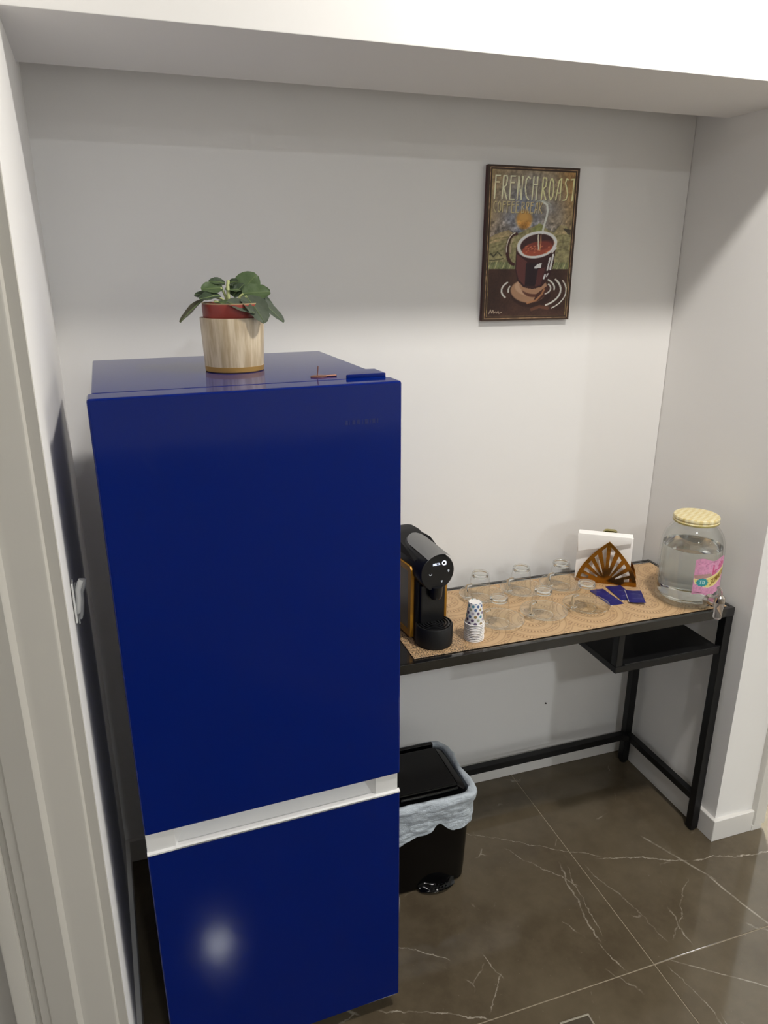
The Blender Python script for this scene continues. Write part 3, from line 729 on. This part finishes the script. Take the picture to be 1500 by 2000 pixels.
# ================================================================== GLASS CUPS ON SAUCERS
M_glass = thin_glass('clear_glass', (.985, .99, .987), base=.035, edge=.75, power=4.5)
M_sauc = thin_glass('saucer_glass', (.985, .995, .99), base=.03, edge=.7, power=4.0)
M_thick = mat('thick_glass', (250, 252, 251), .0, spec=.5, trans=1., ior=1.46)
def cups():
    place = [(.1480, -.152, 'behind the paper cups'), (.2740, -.150, 'in the middle of the row along the wall'), (.3980, -.153, 'next to the gold napkin holder'),
             (.1270, -.304, 'right of the paper cups'), (.2580, -.296, 'in the middle of the front row'), (.3870, -.296, 'beside the blue sachets')]
    sp = cp = None
    for i, (x, y, wh) in enumerate(place):
        if sp is None:
            sp = thing('saucer', (0, 0, 0), '', 'saucer', 0, 'glass saucers on the runner')
            MB().lathe([(0, .0010), (.026, .0010), (.0275, 0), (.030, 0), (.031, .0022), (.052, .0062), (.0605, .0098), (.0612, .0108), (.0605, .0116), (.052, .0086), (.031, .0046), (.0255, .0040), (0, .0040)], 56).build('dish', M_sauc, sp)
            MB().tube([(.0609*math.cos(a), .0609*math.sin(a), .0108) for a in np.linspace(0, 2*math.pi, 57)[:-1]], .0010, 6, closed=True).build('rim', M_thick, sp)
            cp = thing('glass_cup', (0, 0, 0), '', 'cup', 0, 'upturned glass cups')
            MB().lathe([(.0300, .0000), (.0306, .0012), (.0300, .006), (.0272, .040), (.0246, .066), (.0238, .0705), (.0228, .0735), (.0205, .0748), (.0185, .0744), (.0165, .0722), (0, .0712)], 48).build('wall', M_glass, cp)
            MB().lathe([(0, .0650), (.0190, .0645), (.0215, .0622), (.0222, .0660), (.0218, .0695), (.0200, .0716), (0, .0712)], 48).build('thick_base', M_thick, cp)
            MB().tube([(.0294*math.cos(a), .0294*math.sin(a), .0008) for a in np.linspace(0, 2*math.pi, 49)[:-1]], .0011, 6, closed=True).build('lip', M_thick, cp)
            MB().tube([(.0205*math.cos(a), .0205*math.sin(a), .0738) for a in np.linspace(0, 2*math.pi, 49)[:-1]], .0013, 6, closed=True).build('base_ring', M_thick, cp)
            MB().tube([(-.0262, 0, .044), (-.0370, 0, .0445), (-.0415, 0, .0425), (-.0430, 0, .038), (-.0440, 0, .016), (-.0430, 0, .0125), (-.039, 0, .0110), (-.0292, 0, .0110)], [.0036, .0042, .0044, .0044, .0044, .0044, .0042, .0040], 12).build('handle', M_thick, cp, 60)
            s_, c_ = sp, cp
        else:
            s_, c_ = copy_tree(sp), copy_tree(cp)
        sx, sy = x+.016, y+.010
        s_.location = (sx, sy, MZ); s_['label'] = 'clear glass saucer under the upturned cup ' + wh
        c_.location = (x+.004, y, MZ+.0046); c_.rotation_euler = (0, 0, R(rnd.uniform(8, 20))); c_['label'] = 'upturned clear glass cup with square handle ' + wh
cups()

# ================================================================== STACK OF PAPER CUPS
ORD = ['first', 'second', 'third', 'fourth', 'fifth', 'sixth', 'seventh', 'eighth', 'ninth', 'tenth', 'eleventh', 'twelfth']
def paper_cups():
    n = NT('polka_dot_paper'); C = n.coord(); s = n.xyz(C)
    ang = n.math('DIVIDE', n.math('ARCTAN2', s[1], s[0]), 2*math.pi); 
    v = n.math('DIVIDE', s[2], .0088); row = n.math('FLOOR', v); odd = n.math('MODULO', row, 2.0)
    uu = n.math('ADD', n.math('MULTIPLY', ang, 9.0), n.math('MULTIPLY', odd, .5)); colm = n.math('FLOOR', uu)
    du = n.math('MULTIPLY', n.math('SUBTRACT', n.math('SUBTRACT', uu, colm), .5), 1.55); dv = n.math('SUBTRACT', n.math('SUBTRACT', v, row), .5)
    d = n.math('SQRT', n.math('ADD', n.math('MULTIPLY', du, du), n.math('MULTIPLY', dv, dv)))
    wn = n.new('ShaderNodeTexWhiteNoise', noise_dimensions='2D'); n.link(n.comb(colm, row), wn.inputs['Vector'])
    rp = n.new('ShaderNodeValToRGB'); rp.color_ramp.interpolation = 'CONSTANT'; n.link(wn.outputs['Value'], rp.inputs[0])
    pal = [(74, 98, 142), (162, 166, 142), (96, 80, 108), (84, 138, 158), (172, 166, 182), (104, 152, 134), (150, 126, 80)]
    el = rp.color_ramp.elements
    el[0].color = (*lin(pal[0]), 1); el[0].position = 0; el[1].color = (*lin(pal[1]), 1); el[1].position = 1/7
    for k in range(2, 7): e = el.new(k/7); e.color = (*lin(pal[k]), 1)
    n.link(n.mix(n.sstep(d, .40, .45, 1, 0), lin((226, 224, 222)), rp.outputs[0]), n.b.inputs['Base Color']); n.b.inputs['Roughness'].default_value = .6
    dots = n.m; pap = mat('white_paper', (234, 230, 226), .65)
    N = 11; pitch = .0044; proto = None
    for k in range(N):
        if proto is None:
            proto = thing('paper_cup', (0, 0, 0), '', 'paper cup', 0, 'stacked paper cups')
            MB().lathe([(.0222, .0026), (.0168, .0535), (.0162, .0550), (.0158, .0552), (.0158, .0535), (.0214, .0020)], 44).build('sleeve', dots, proto)
            MB().lathe([(0, .0522), (.0157, .0522), (.0157, .0532), (0, .0532)], 44).build('base_disc', pap, proto)
            MB().tube([(.0234*math.cos(a), .0234*math.sin(a), .0014) for a in np.linspace(0, 2*math.pi, 45)[:-1]], .0014, 8, closed=True).build('rolled_rim', pap, proto)
            c = proto
        else: c = copy_tree(proto)
        c.location = (.0430+.0004*math.sin(k*1.7), -.3500+.0004*math.cos(k*2.1), MZ+k*pitch); c.rotation_euler = (0, 0, k*1.1)
        c['label'] = 'white polka-dot paper cup on the top of the upturned stack' if k == N-1 else ('paper cup at the bottom of the upturned stack' if k == 0 else
                     f'nested paper cup whose white rim is {ORD[k]} from the bottom of the upturned stack')
paper_cups()

# ================================================================== NAPKIN HOLDER + NAPKINS
NHX, NHY, NHR = .542, -.1715, R(-35.6)
def napkin_holder():
    t = thing('napkin_holder', (NHX, NHY, MZ), 'gold fan-shaped metal napkin holder with cut-out rays', 'napkin holder', NHR)
    n = NT('polished_gold'); f = n.noise(30, 2, .5, n.coord())
    n.link(n.mix(f, lin((150, 104, 36)), lin((186, 138, 60))), n.b.inputs['Base Color']); n.b.inputs['Metallic'].default_value = 1; n.b.inputs['Roughness'].default_value = .2
    gold = n.m
    HWD, HT = .084, .128
    out = [(-HWD, 0), (HWD, 0)]
    # right side of the pointed arch, then mirrored
    R_side = [(HWD*math.cos(a)**.92 if a < 1.5707 else 0, HT*(math.sin(a))**1.12) for a in np.linspace(0.06, math.pi/2, 16)]
    R_side = [(HWD*(1-(k/15)**1.75), HT*(k/15)) for k in range(0, 16)]
    outline = [(-HWD, 0)]+[(HWD, 0)]+R_side[1:]+[(-x, z) for x, z in R_side[1:-1]][::-1]
    def edge(ang, r_in):
        # distance along a ray from (0, .004) to the outline
        dx, dz = math.sin(ang), math.cos(ang); L = 0
        while L < .3:
            x, z = abs(dx*L), .004+dz*L
            k = min(1, max(0, z/HT))
            if x > HWD*(1-k**1.75) or z > HT or z < 0: break
            L += .0005
        return L
    def plate(y, nm):
        cu = bpy.data.curves.new('pl', 'CURVE'); cu.dimensions = '2D'; cu.fill_mode = 'BOTH'; cu.extrude = .0009; cu.bevel_depth = .0003
        def add(P):
            s = cu.splines.new('POLY'); s.points.add(len(P)-1); s.use_cyclic_u = True
            for k, (a, b) in enumerate(P): s.points[k].co = (a, b, 0, 1)
        add(outline)
        for sg in (-1, 1):
            for a0, a1, r0 in [(3, 11, .045), (19, 27.5, .022), (36, 46, .024), (55, 66, .028), (73, 82.5, .050)]:
                a0, a1 = R(a0), R(a1); am = (a0+a1)/2
                E0, E1 = edge(a0, 0)-.011, edge(a1, 0)-.011
                base = .004
                P = [(math.sin(am)*r0-math.cos(am)*.0012*0, base+math.cos(am)*r0), (math.sin(a1)*E1, base+math.cos(a1)*E1), (math.sin(a0)*E0, base+math.cos(a0)*E0)]
                P = [(math.sin(a0+.25*(a1-a0))*r0, base+math.cos(a0)*r0), (math.sin(a1-.25*(a1-a0))*r0, base+math.cos(a1)*r0)]+P[1:]
                P = [(x, max(z, .007)) for x, z in P]
                add([(sg*x, z) for x, z in P])
        from_curve(cu, nm, gold, t, (0, y, .0016), (R(90), 0, 0))
    plate(-.0010, 'front_plate'); plate(.0600, 'back_plate')
    MB().box((-HWD+.004, -.0015, 0), (HWD-.004, .0610, .0016), .0005, 1).build('base_plate', gold, t)
    MB().box((-.020, .0595, .112), (.020, .0625, .1435), .010, 3).build('back_finial', mat('pale_gold_tip', (176, 166, 100), .35, .8), t)
napkin_holder()
def napkins():
    pap = mat('white_napkin_paper', (250, 247, 243), .9, spec=.15, bump=.25, bscale=260)
    Rm = Matrix.Rotation(NHR, 3, 'Z'); proto = None
    K = 7
    for k in range(K):
        if proto is None:
            mb = MB(); Wn, Hn, th = .149, .137, .0056
            prof = [(-th/2, 0), (th/2, 0)]+[(th/2*math.cos(a), Hn-th/2+th/2*math.sin(a)) for a in np.linspace(0, math.pi, 8)]
            mb.prism(prof, -Wn/2, Wn/2, 'X'); o = mb.build('paper_napkin', pap)
            o['category'] = 'napkin'; o['group'] = 'folded white napkins in the gold holder'; proto = o
        else:
            o = proto.copy(); COL.objects.link(o)
        off = Rm @ Vector((-.012+rnd.uniform(-.0012, .0012), .0175+k*.0058+.0004, .0018))
        o.location = (NHX+off.x, NHY+off.y, MZ+.0001+off.z+.0)
        o.rotation_euler = (0, 0, NHR)
        o['label'] = f'folded white paper napkin, {ORD[k]} one back from the gold fan of the holder'
        if k == 0: o['label'] = 'front white paper napkin with a turned-down top, behind the gold fan'; front = o
        if k == K-1: o['label'] = 'rearmost folded white napkin against the back plate of the gold holder'
    # turned-down flap of the front napkin
    fl_ = MB(); Wn, Hn, th = .149, .137, .0056
    A = [Vector(v) for v in ((-Wn/2-.001, -.002, Hn+.0016), (Wn/2-.002, -.002, Hn+.0016), (Wn/2-.001, -.0105, Hn-.012), (-Wn/2+.004, -.0200, Hn-.046))]
    def flap(u, v): return (A[0].lerp(A[1], u)).lerp(A[3].lerp(A[2], u), v) - Vector((0, .0022*math.sin(math.pi*v), 0))
    fl_.grid(flap, 8, 8); bmesh.ops.solidify(fl_.bm, geom=fl_.bm.faces[:], thickness=.0008)
    f = fl_.build('flap', mat('white_napkin_flap', (252, 250, 247), .85, spec=.15), front)
napkins()

# ================================================================== SUGAR SACHETS
def sachets():
    n = NT('blue_sachet_print'); C = n.coord(); s = n.xyz(C)
    wv = n.noise(70, 4, .7, n.scalev(C, (.35, 2.2, 1)))
    ins = n.math('MULTIPLY', n.sstep(n.math('ABSOLUTE', s[0]), .0200, .0175), n.sstep(n.math('ABSOLUTE', s[1]), .036, .031))
    mk = n.math('MULTIPLY', n.sstep(wv, .58, .66), ins)
    n.link(n.mix(n.math('MULTIPLY', mk, .55), lin((54, 52, 142)), lin((150, 152, 206))), n.b.inputs['Base Color']); n.b.inputs['Roughness'].default_value = .42
    white = mat('sachet_white_seam', (214, 210, 208), .5)
    def S(cx_, cy_2, ang, w_, h_, z, tilt, label, ph):
        t = thing('sugar_sachet', (cx_, cy_2, MZ), label, 'sachet', ang, 'blue sugar sachets')
        def top(u, v):
            a, b = 2*u-1, 2*v-1
            puff = .0022*(1-a**4)*(1-b**6)+.0006*math.sin(7*u+5*v+ph)
            return (a*w_/2, b*h_/2, .0012+z+puff+tilt*a*w_/2+.0016*math.sin(2.4*b+ph)*abs(b))
        mb = MB().grid(top, 14, 20); bmesh.ops.solidify(mb.bm, geom=mb.bm.faces[:], thickness=.0010)
        mb.build('packet', n.m, t, 60)
        mb = MB(); 
        a, b = top(1, .0), top(1, 1)
        mb.tube([(top(0, v)[0]-.0006, top(0, v)[1], top(0, v)[2]) for v in np.linspace(0, 1, 9)] if label.startswith('right') else [(top(u, 0)[0], top(u, 0)[1]-.0006, top(u, 0)[2]) for u in np.linspace(.0, .16, 4)], .0007, 5)
        mb.build('torn_edge', white, t)
    S(.4905, -.2520, R(0), .043, .098, .0006, .0, 'leftmost blue sugar sachet, next to the last glass cup', 0.)
    S(.5455, -.2400, R(-7), .046, .092, .0012, .0, 'middle blue sugar sachet, just in front of the gold napkin holder', 1.3)
    S(.5625, -.2800, R(-28), .043, .082, .0052, .03, 'rightmost blue sugar sachet with a pale edge, nearest the glass drink dispenser', 2.4)
sachets()

# ================================================================== DRINK DISPENSER
def dispenser():
    JX, JY = .6905, -.3260
    t = thing('drink_dispenser', (JX, JY, MZ), 'glass drink dispenser jar of water with tap and pale checked lid', 'drink dispenser')
    gl = thin_glass('jar_glass', (.975, .985, .98), edge=.6, base=.035)
    outer = [(0, .002), (.060, .0), (.072, .002), (.0800, .010), (.0818, .020), (.0812, .150), (.0795, .172), (.0740, .192), (.0640, .208), (.0560, .216), (.0545, .221), (.0545, .240)]
    MB().lathe(outer, 64).build('jar', gl, t)
    inner = [(0, .012), (.060, .012), (.070, .016), (.0765, .028), (.0767, .148), (.0750, .170), (.0700, .189), (.0605, .204), (.0530, .214), (.0515, .221), (.0515, .240)]
    MB().lathe(inner, 64).build('jar_inner_wall', gl, t)
    wm = NT('still_water'); wm.b.inputs['Base Color'].default_value = (.96, .985, .98, 1); wm.b.inputs['Roughness'].default_value = 0
    wm.b.inputs['Transmission Weight'].default_value = 1; wm.b.inputs['IOR'].default_value = 1.333
    MB().lathe([(0, .0130), (.059, .0130), (.069, .0170), (.0758, .0285), (.0762, .147), (.0757, .1620), (.0745, .1612), (.070, .1606), (0, .1604)], 64).build('water', wm.m, t)
    # lid: pale yellow gingham top and a banded rim
    n = NT('gingham_lid'); C = n.coord(); s = n.xyz(C)
    def st(v): return n.sstep(n.math('SINE', n.math('MULTIPLY', v, 2*math.pi/.014)), -.25, .25)
    c45 = math.cos(R(35)), math.sin(R(35))
    a = n.math('ADD', n.math('MULTIPLY', s[0], c45[0]), n.math('MULTIPLY', s[1], c45[1])); b_ = n.math('SUBTRACT', n.math('MULTIPLY', s[1], c45[0]), n.math('MULTIPLY', s[0], c45[1]))
    fac = n.math('MULTIPLY', n.math('ADD', st(a), st(b_)), .5)
    n.link(n.mix(fac, lin((232, 222, 184)), lin((214, 194, 132))), n.b.inputs['Base Color']); n.b.inputs['Roughness'].default_value = .4
    ld = MB().lathe([(.0550, .226), (.0570, .226), (.0582, .228), (.0582, .231), (.0568, .2335), (.0568, .2355), (.0582, .2380), (.0582, .2400), (.0572, .2435), (.0550, .2450), (0, .2452)], 64).build('lid', n.m, t)
    MB().lathe([(.0584, .2285), (.0588, .2300), (.0584, .2315)], 64).build('lid_band', mat('lid_band_olive', (168, 156, 92), .4), ld)
    # label wrapped on the front
    nx, ny = 84, 104
    X, Y = np.meshgrid(np.linspace(0, 400, nx), np.linspace(0, 560, ny)); cv = Canvas(X, Y)
    nn = vnoise(nx, ny, 3, 9); cv.c[:] = (214, 150, 182); cv.c *= (.93+.14*nn)[..., None]
    for i in range(30): cv.ell(30+rnd.random()*340, 20+rnd.random()*190, 9, 6, rnd.random()*90, (178, 92, 142), .6, .7)
    cv.poly([(0, 250), (180, 215), (230, 260), (20, 330)], (168, 142, 120), .7)
    for P in [[(215, 90), (215, 250)], [(300, 90), (300, 170), (240, 175)], [(330, 60), (325, 160)], [(365, 70), (350, 150)], [(240, 190), (250, 250)]]: cv.stroke(P, 16, (196, 60, 112), .8)
    ban = [(0, 300), (60, 322), (130, 300), (210, 262), (300, 220), (400, 130), (400, 240), (340, 350), (260, 415), (170, 440), (80, 425), (20, 380)]
    cv.poly(ban, (226, 208, 130)); cv.stroke(ban+[ban[0]], 8, (236, 226, 186))
    cv.ell(98, 362, 62, 60, 0, (62, 152, 158), .08)
    for k in range(12): a = k*math.pi/6; cv.ell(98+60*math.cos(a), 362+58*math.sin(a), 12, 12, 0, (62, 152, 158))
    def word(txt, x0, y0, w_, h_, wd, col, slope):
        for i, ch in enumerate(txt):
            for stt in GLY[ch]: cv.stroke([(x0+(i+a*.8)*w_/len(txt)+0, y0+b*h_-slope*(i+a*.8)/len(txt)) for a, b in stt], wd, col)
    word('TO', 66, 335, 66, 54, 9, (196, 226, 222), 0); word('SUMMER', 190, 322, 210, 86, 11, (126, 92, 24), 130)
    def fpos(a, b):
        ph = R(-90)+ (a-.5)*R(66)
        z = .148-.098*b + .004*math.sin(a*9)*(1 if b < .04 or b > .96 else .2)
        return (.0822*math.cos(ph), .0822*math.sin(ph), z)
    painted('label', cv, fpos, t, .5, .3)
    # tap
    cl = mat('clear_tap_plastic', (222, 216, 212), .05, spec=.7, trans=.85, ior=1.49); chrome = mat('chrome_collar', (196, 188, 182), .12, 1)
    MB().lathe([(0, 0), (.017, 0), (.018, .003), (.0135, .006), (.0105, .008), (.0105, .030), (0, .030)], 28, Matrix.Translation((0, -.0808, .034)) @ Matrix.Rotation(R(90), 4, 'X')).build('tap_collar', chrome, t)
    tp = MB()
    tp.lathe([(0, -.016), (.0095, -.018), (.0105, -.016), (.0108, .004), (.0125, .018), (.0128, .028), (0, .028)], 24, Matrix.Translation((.001, -.121, .017)))
    tp.build('tap_nozzle', cl, t)
    kn = MB().lathe([(0, 0), (.0128, 0), (.0132, .004), (.0120, .014), (.0070, .019), (0, .020)], 24, Matrix.Translation((.001, -.121, .0455)))
    kn.build('tap_cap', chrome, t)
    MB().tube([(.000, -.122, .061), (-.004, -.125, .075), (-.010, -.127, .085), (-.017, -.128, .091)], [.005, .0058, .0062, .0045], 10).build('tap_lever', cl, t, 60)
dispenser()

# ================================================================== PEDAL BIN + LINER
def bin_():
    BX, BY = -.0610, -.2500
    t = thing('pedal_bin', (BX, BY, 0), 'small glossy black pedal bin under the console table', 'bin')
    blk = mat('black_gloss_bin', (6, 6, 7), .09, spec=.4, bump=.05, bscale=14)
    def rr(hx, hy, r, n=6, front=0.):
        P = []
        for cx_, cy2, a0 in [(hx-r, hy-r, 0), (-hx+r, hy-r, 90), (-hx+r, -hy+r, 180), (hx-r, -hy+r, 270)]:
            for k in range(n+1):
                a = R(a0+90*k/n); P.append((cx_+r*math.cos(a), cy2+r*math.sin(a)))
        return P
    def loft(levels, mb, capb=True, capt=True):
        rings = [[mb.bm.verts.new((x, y+dy, z)) for x, y in rr(hx, hy, r)] for hx, hy, r, z, dy in levels]
        n = len(rings[0])
        for a, b in zip(rings, rings[1:]):
            for i in range(n): mb.bm.faces.new((a[i], a[(i+1) % n], b[(i+1) % n], b[i]))
        if capb: mb.bm.faces.new(rings[0][::-1])
        if capt: mb.bm.faces.new(rings[-1])
        return mb
    loft([(.106, .104, .030, .0, 0), (.110, .108, .032, .006, 0), (.113, .110, .034, .05, 0), (.121, .114, .036, .255, 0), (.121, .114, .036, .262, 0)], MB()).build('body', blk, t)
    # lid: shallow dome with a raised flat panel, hinge ridge at the back
    ldd = loft([(.112, .106, .034, .2625, 0), (.113, .107, .034, .276, 0), (.109, .103, .034, .286, 0), (.094, .090, .030, .292, .004), (.086, .082, .022, .2945, .004)], MB()).build('lid', blk, t)
    MB().box((-.086, -.085, .292), (.086, .084, .3005), .006, 3).build('raised_panel', blk, ldd)
    MB().box((-.090, .092, .262), (.086, .106, .304), .004, 2).build('hinge_ridge', blk, ldd)
    MB().tube([(-.078, -.092, .2925), (-.03, -.0945, .294), (.03, -.0945, .294), (.082, -.090, .2925)], .0040, 10).build('front_bead', blk, ldd)
    # pedal
    def ped(u, v):
        a = (2*u-1); hx = .056*(1-.12*v); 
        y = -.104-.036*v*(1-.50*a*a); z = .022-.010*v+.003*math.sin(v*3.1)*(1-a*a)-.006*a*a*v
        return (a*hx+.020, y, z)
    mb = MB().grid(ped, 16, 8); bmesh.ops.solidify(mb.bm, geom=mb.bm.faces[:], thickness=.006); p = mb.build('pedal', blk, t, 50)
    g = MB()
    for i in range(5):
        for j in range(2):
            P = Vector(ped(.3+.1*i, .55+.25*j)); g.lathe([(.0032, 0), (.0026, .0012), (0, .0016)], 10, Matrix.Translation(P+Vector((0, 0, .0005))))
    g.build('pedal_studs', blk, p)
    # liner folded over the rim
    n = NT('pale_blue_film'); n.b.inputs['Base Color'].default_value = (*lin((198, 207, 214)), 1); n.b.inputs['Roughness'].default_value = .38
    n.b.inputs['Transmission Weight'].default_value = .12; n.b.inputs['Specular IOR Level'].default_value = .45
    s = n.noise(30, 4, .65, n.scalev(n.coord(), (1, 1, 2.4))); n.bump(s, .7, .010)
    base0 = rr(1, 1, .30, 16); base = []
    for (xa, ya), (xb, yb_) in zip(base0, base0[1:]+base0[:1]):
        nsub = max(1, int(math.hypot(xb-xa, yb_-ya)/.05))
        base += [(xa+(xb-xa)*k/nsub, ya+(yb_-ya)*k/nsub) for k in range(nsub)]
    NN = len(base); lv = 46
    def P(i, j):
        x, y = base[i % NN]; a = math.atan2(y, x)
        s_ = j/lv
        if s_ < .16:      # inside, coming up
            k = s_/.16; off = -.0005+.0012*k; z = .252+.040*k
        elif s_ < .34:    # roll over the rim
            k = (s_-.16)/.18; off = .0035+.013*math.sin(math.pi/2*k); z = .292+.006*math.sin(math.pi*k)-.014*k
        else:
            k = (s_-.34)/.66; drop = .092+.005*math.sin(2*a+.6)+.004*math.sin(5*a)+.003*math.sin(11*a+1)
            d2 = abs(((a-R(-80)+math.pi) % (2*math.pi))-math.pi); drop -= .020*math.exp(-(d2/.14)**2)
            off = .0165-.004*k-.004*math.sin(k*2.2); z = .278-drop*k
        nz = mnoise.noise(Vector((x*2.2, y*2.2, z*26)))*.0060+mnoise.noise(Vector((x*6, y*6, z*70)))*.0036+mnoise.noise(Vector((x*15, y*15, z*60)))*.0016
        if s_ < .16: nz *= .15
        else: nz += .0010
        hx, hy = .1150+off+nz, .1085+off+nz
        if s_ >= .34:
            tz = max(0, min(1, (z-.05)/.205)); hx = max(hx, .1135+.008*tz+.0028); hy = max(hy, .1105+.004*tz+.0028)
        return Vector((x*hx, y*hy, z+mnoise.noise(Vector((x*5, y*5, 3.1)))*.004*(1 if s_ > .16 else 0)))
    mb = MB(); V = [[mb.bm.verts.new(P(i, j)) for i in range(NN)] for j in range(lv+1)]
    for j in range(lv):
        for i in range(NN): mb.bm.faces.new((V[j][i], V[j][(i+1) % NN], V[j+1][(i+1) % NN], V[j+1][i]))
    o = mb.build('bin_liner', n.m, None, 80, (BX, BY, 0))
    tag(o, 'pale blue plastic liner folded over the rim of the black bin', 'bin liner')
bin_()

# ================================================================== SMALL THINGS
def hooks():
    wh = mat('white_hook_plastic', (206, 206, 204), .4)
    for k, (y, z, s_, lb) in enumerate([(-.635, 1.105, .8, 'white plastic wall hook nearer the door, left of the fridge'), (-.575, 1.075, 1., 'white plastic wall hook in the shaded gap left of the fridge')]):
        t = thing('wall_hook', (XL+(XA-XL)*y/YL+.0012, y, z), lb, 'hook', math.atan2(XL-XA, -YL)*-1, 'white hooks in the gap beside the fridge')
        MB().prism([(-.014, -.045), (.014, -.045), (.012, .022), (-.012, .022)], 0, .003, 'X', .001, 1).build('back_plate', wh, t)
        MB().tube([(.002, 0, -.040*s_), (.005, 0, -.030), (.008, 0, -.010), (.009, 0, .008), (.014, 0, .020), (.016, 0, .030*s_)], [.0045, .005, .005, .005, .005, .0045], 10).build('prong', wh, t, 60)
hooks()
pl = thing('floor_outlet', (.112, -.838, .0), 'small square metal floor outlet cover at the bottom edge', 'floor outlet', R(-1))
MB().box((-.035, -.035, 0), (.035, .035, .0015), .0004, 1).build('cover', mat('dark_bronze_cover', (82, 74, 60), .4, .4), pl)
fr = MB()
for a, b in [((-.037, .033, 0), (.037, .037, .003)), ((-.037, -.037, 0), (.037, -.033, .003)), ((-.037, -.033, 0), (-.033, .033, .003)), ((.033, -.033, 0), (.037, .033, .003))]: fr.box(a, b, .0006, 1)
fr.build('frame', mat('satin_steel', (180, 172, 156), .35, .6), pl)
nl = MB().lathe([(0, -.003), (.0018, -.003), (.0026, 0), (.0020, .0022), (0, .003)], 10, Matrix.Translation((.487, -.0025, .247)) @ Matrix.Rotation(R(90), 4, 'X')).build('wall_nail', mat('dark_nail', (50, 44, 40), .5, .5))
tag(nl, 'tiny dark nail head in the wall under the console table', 'nail')
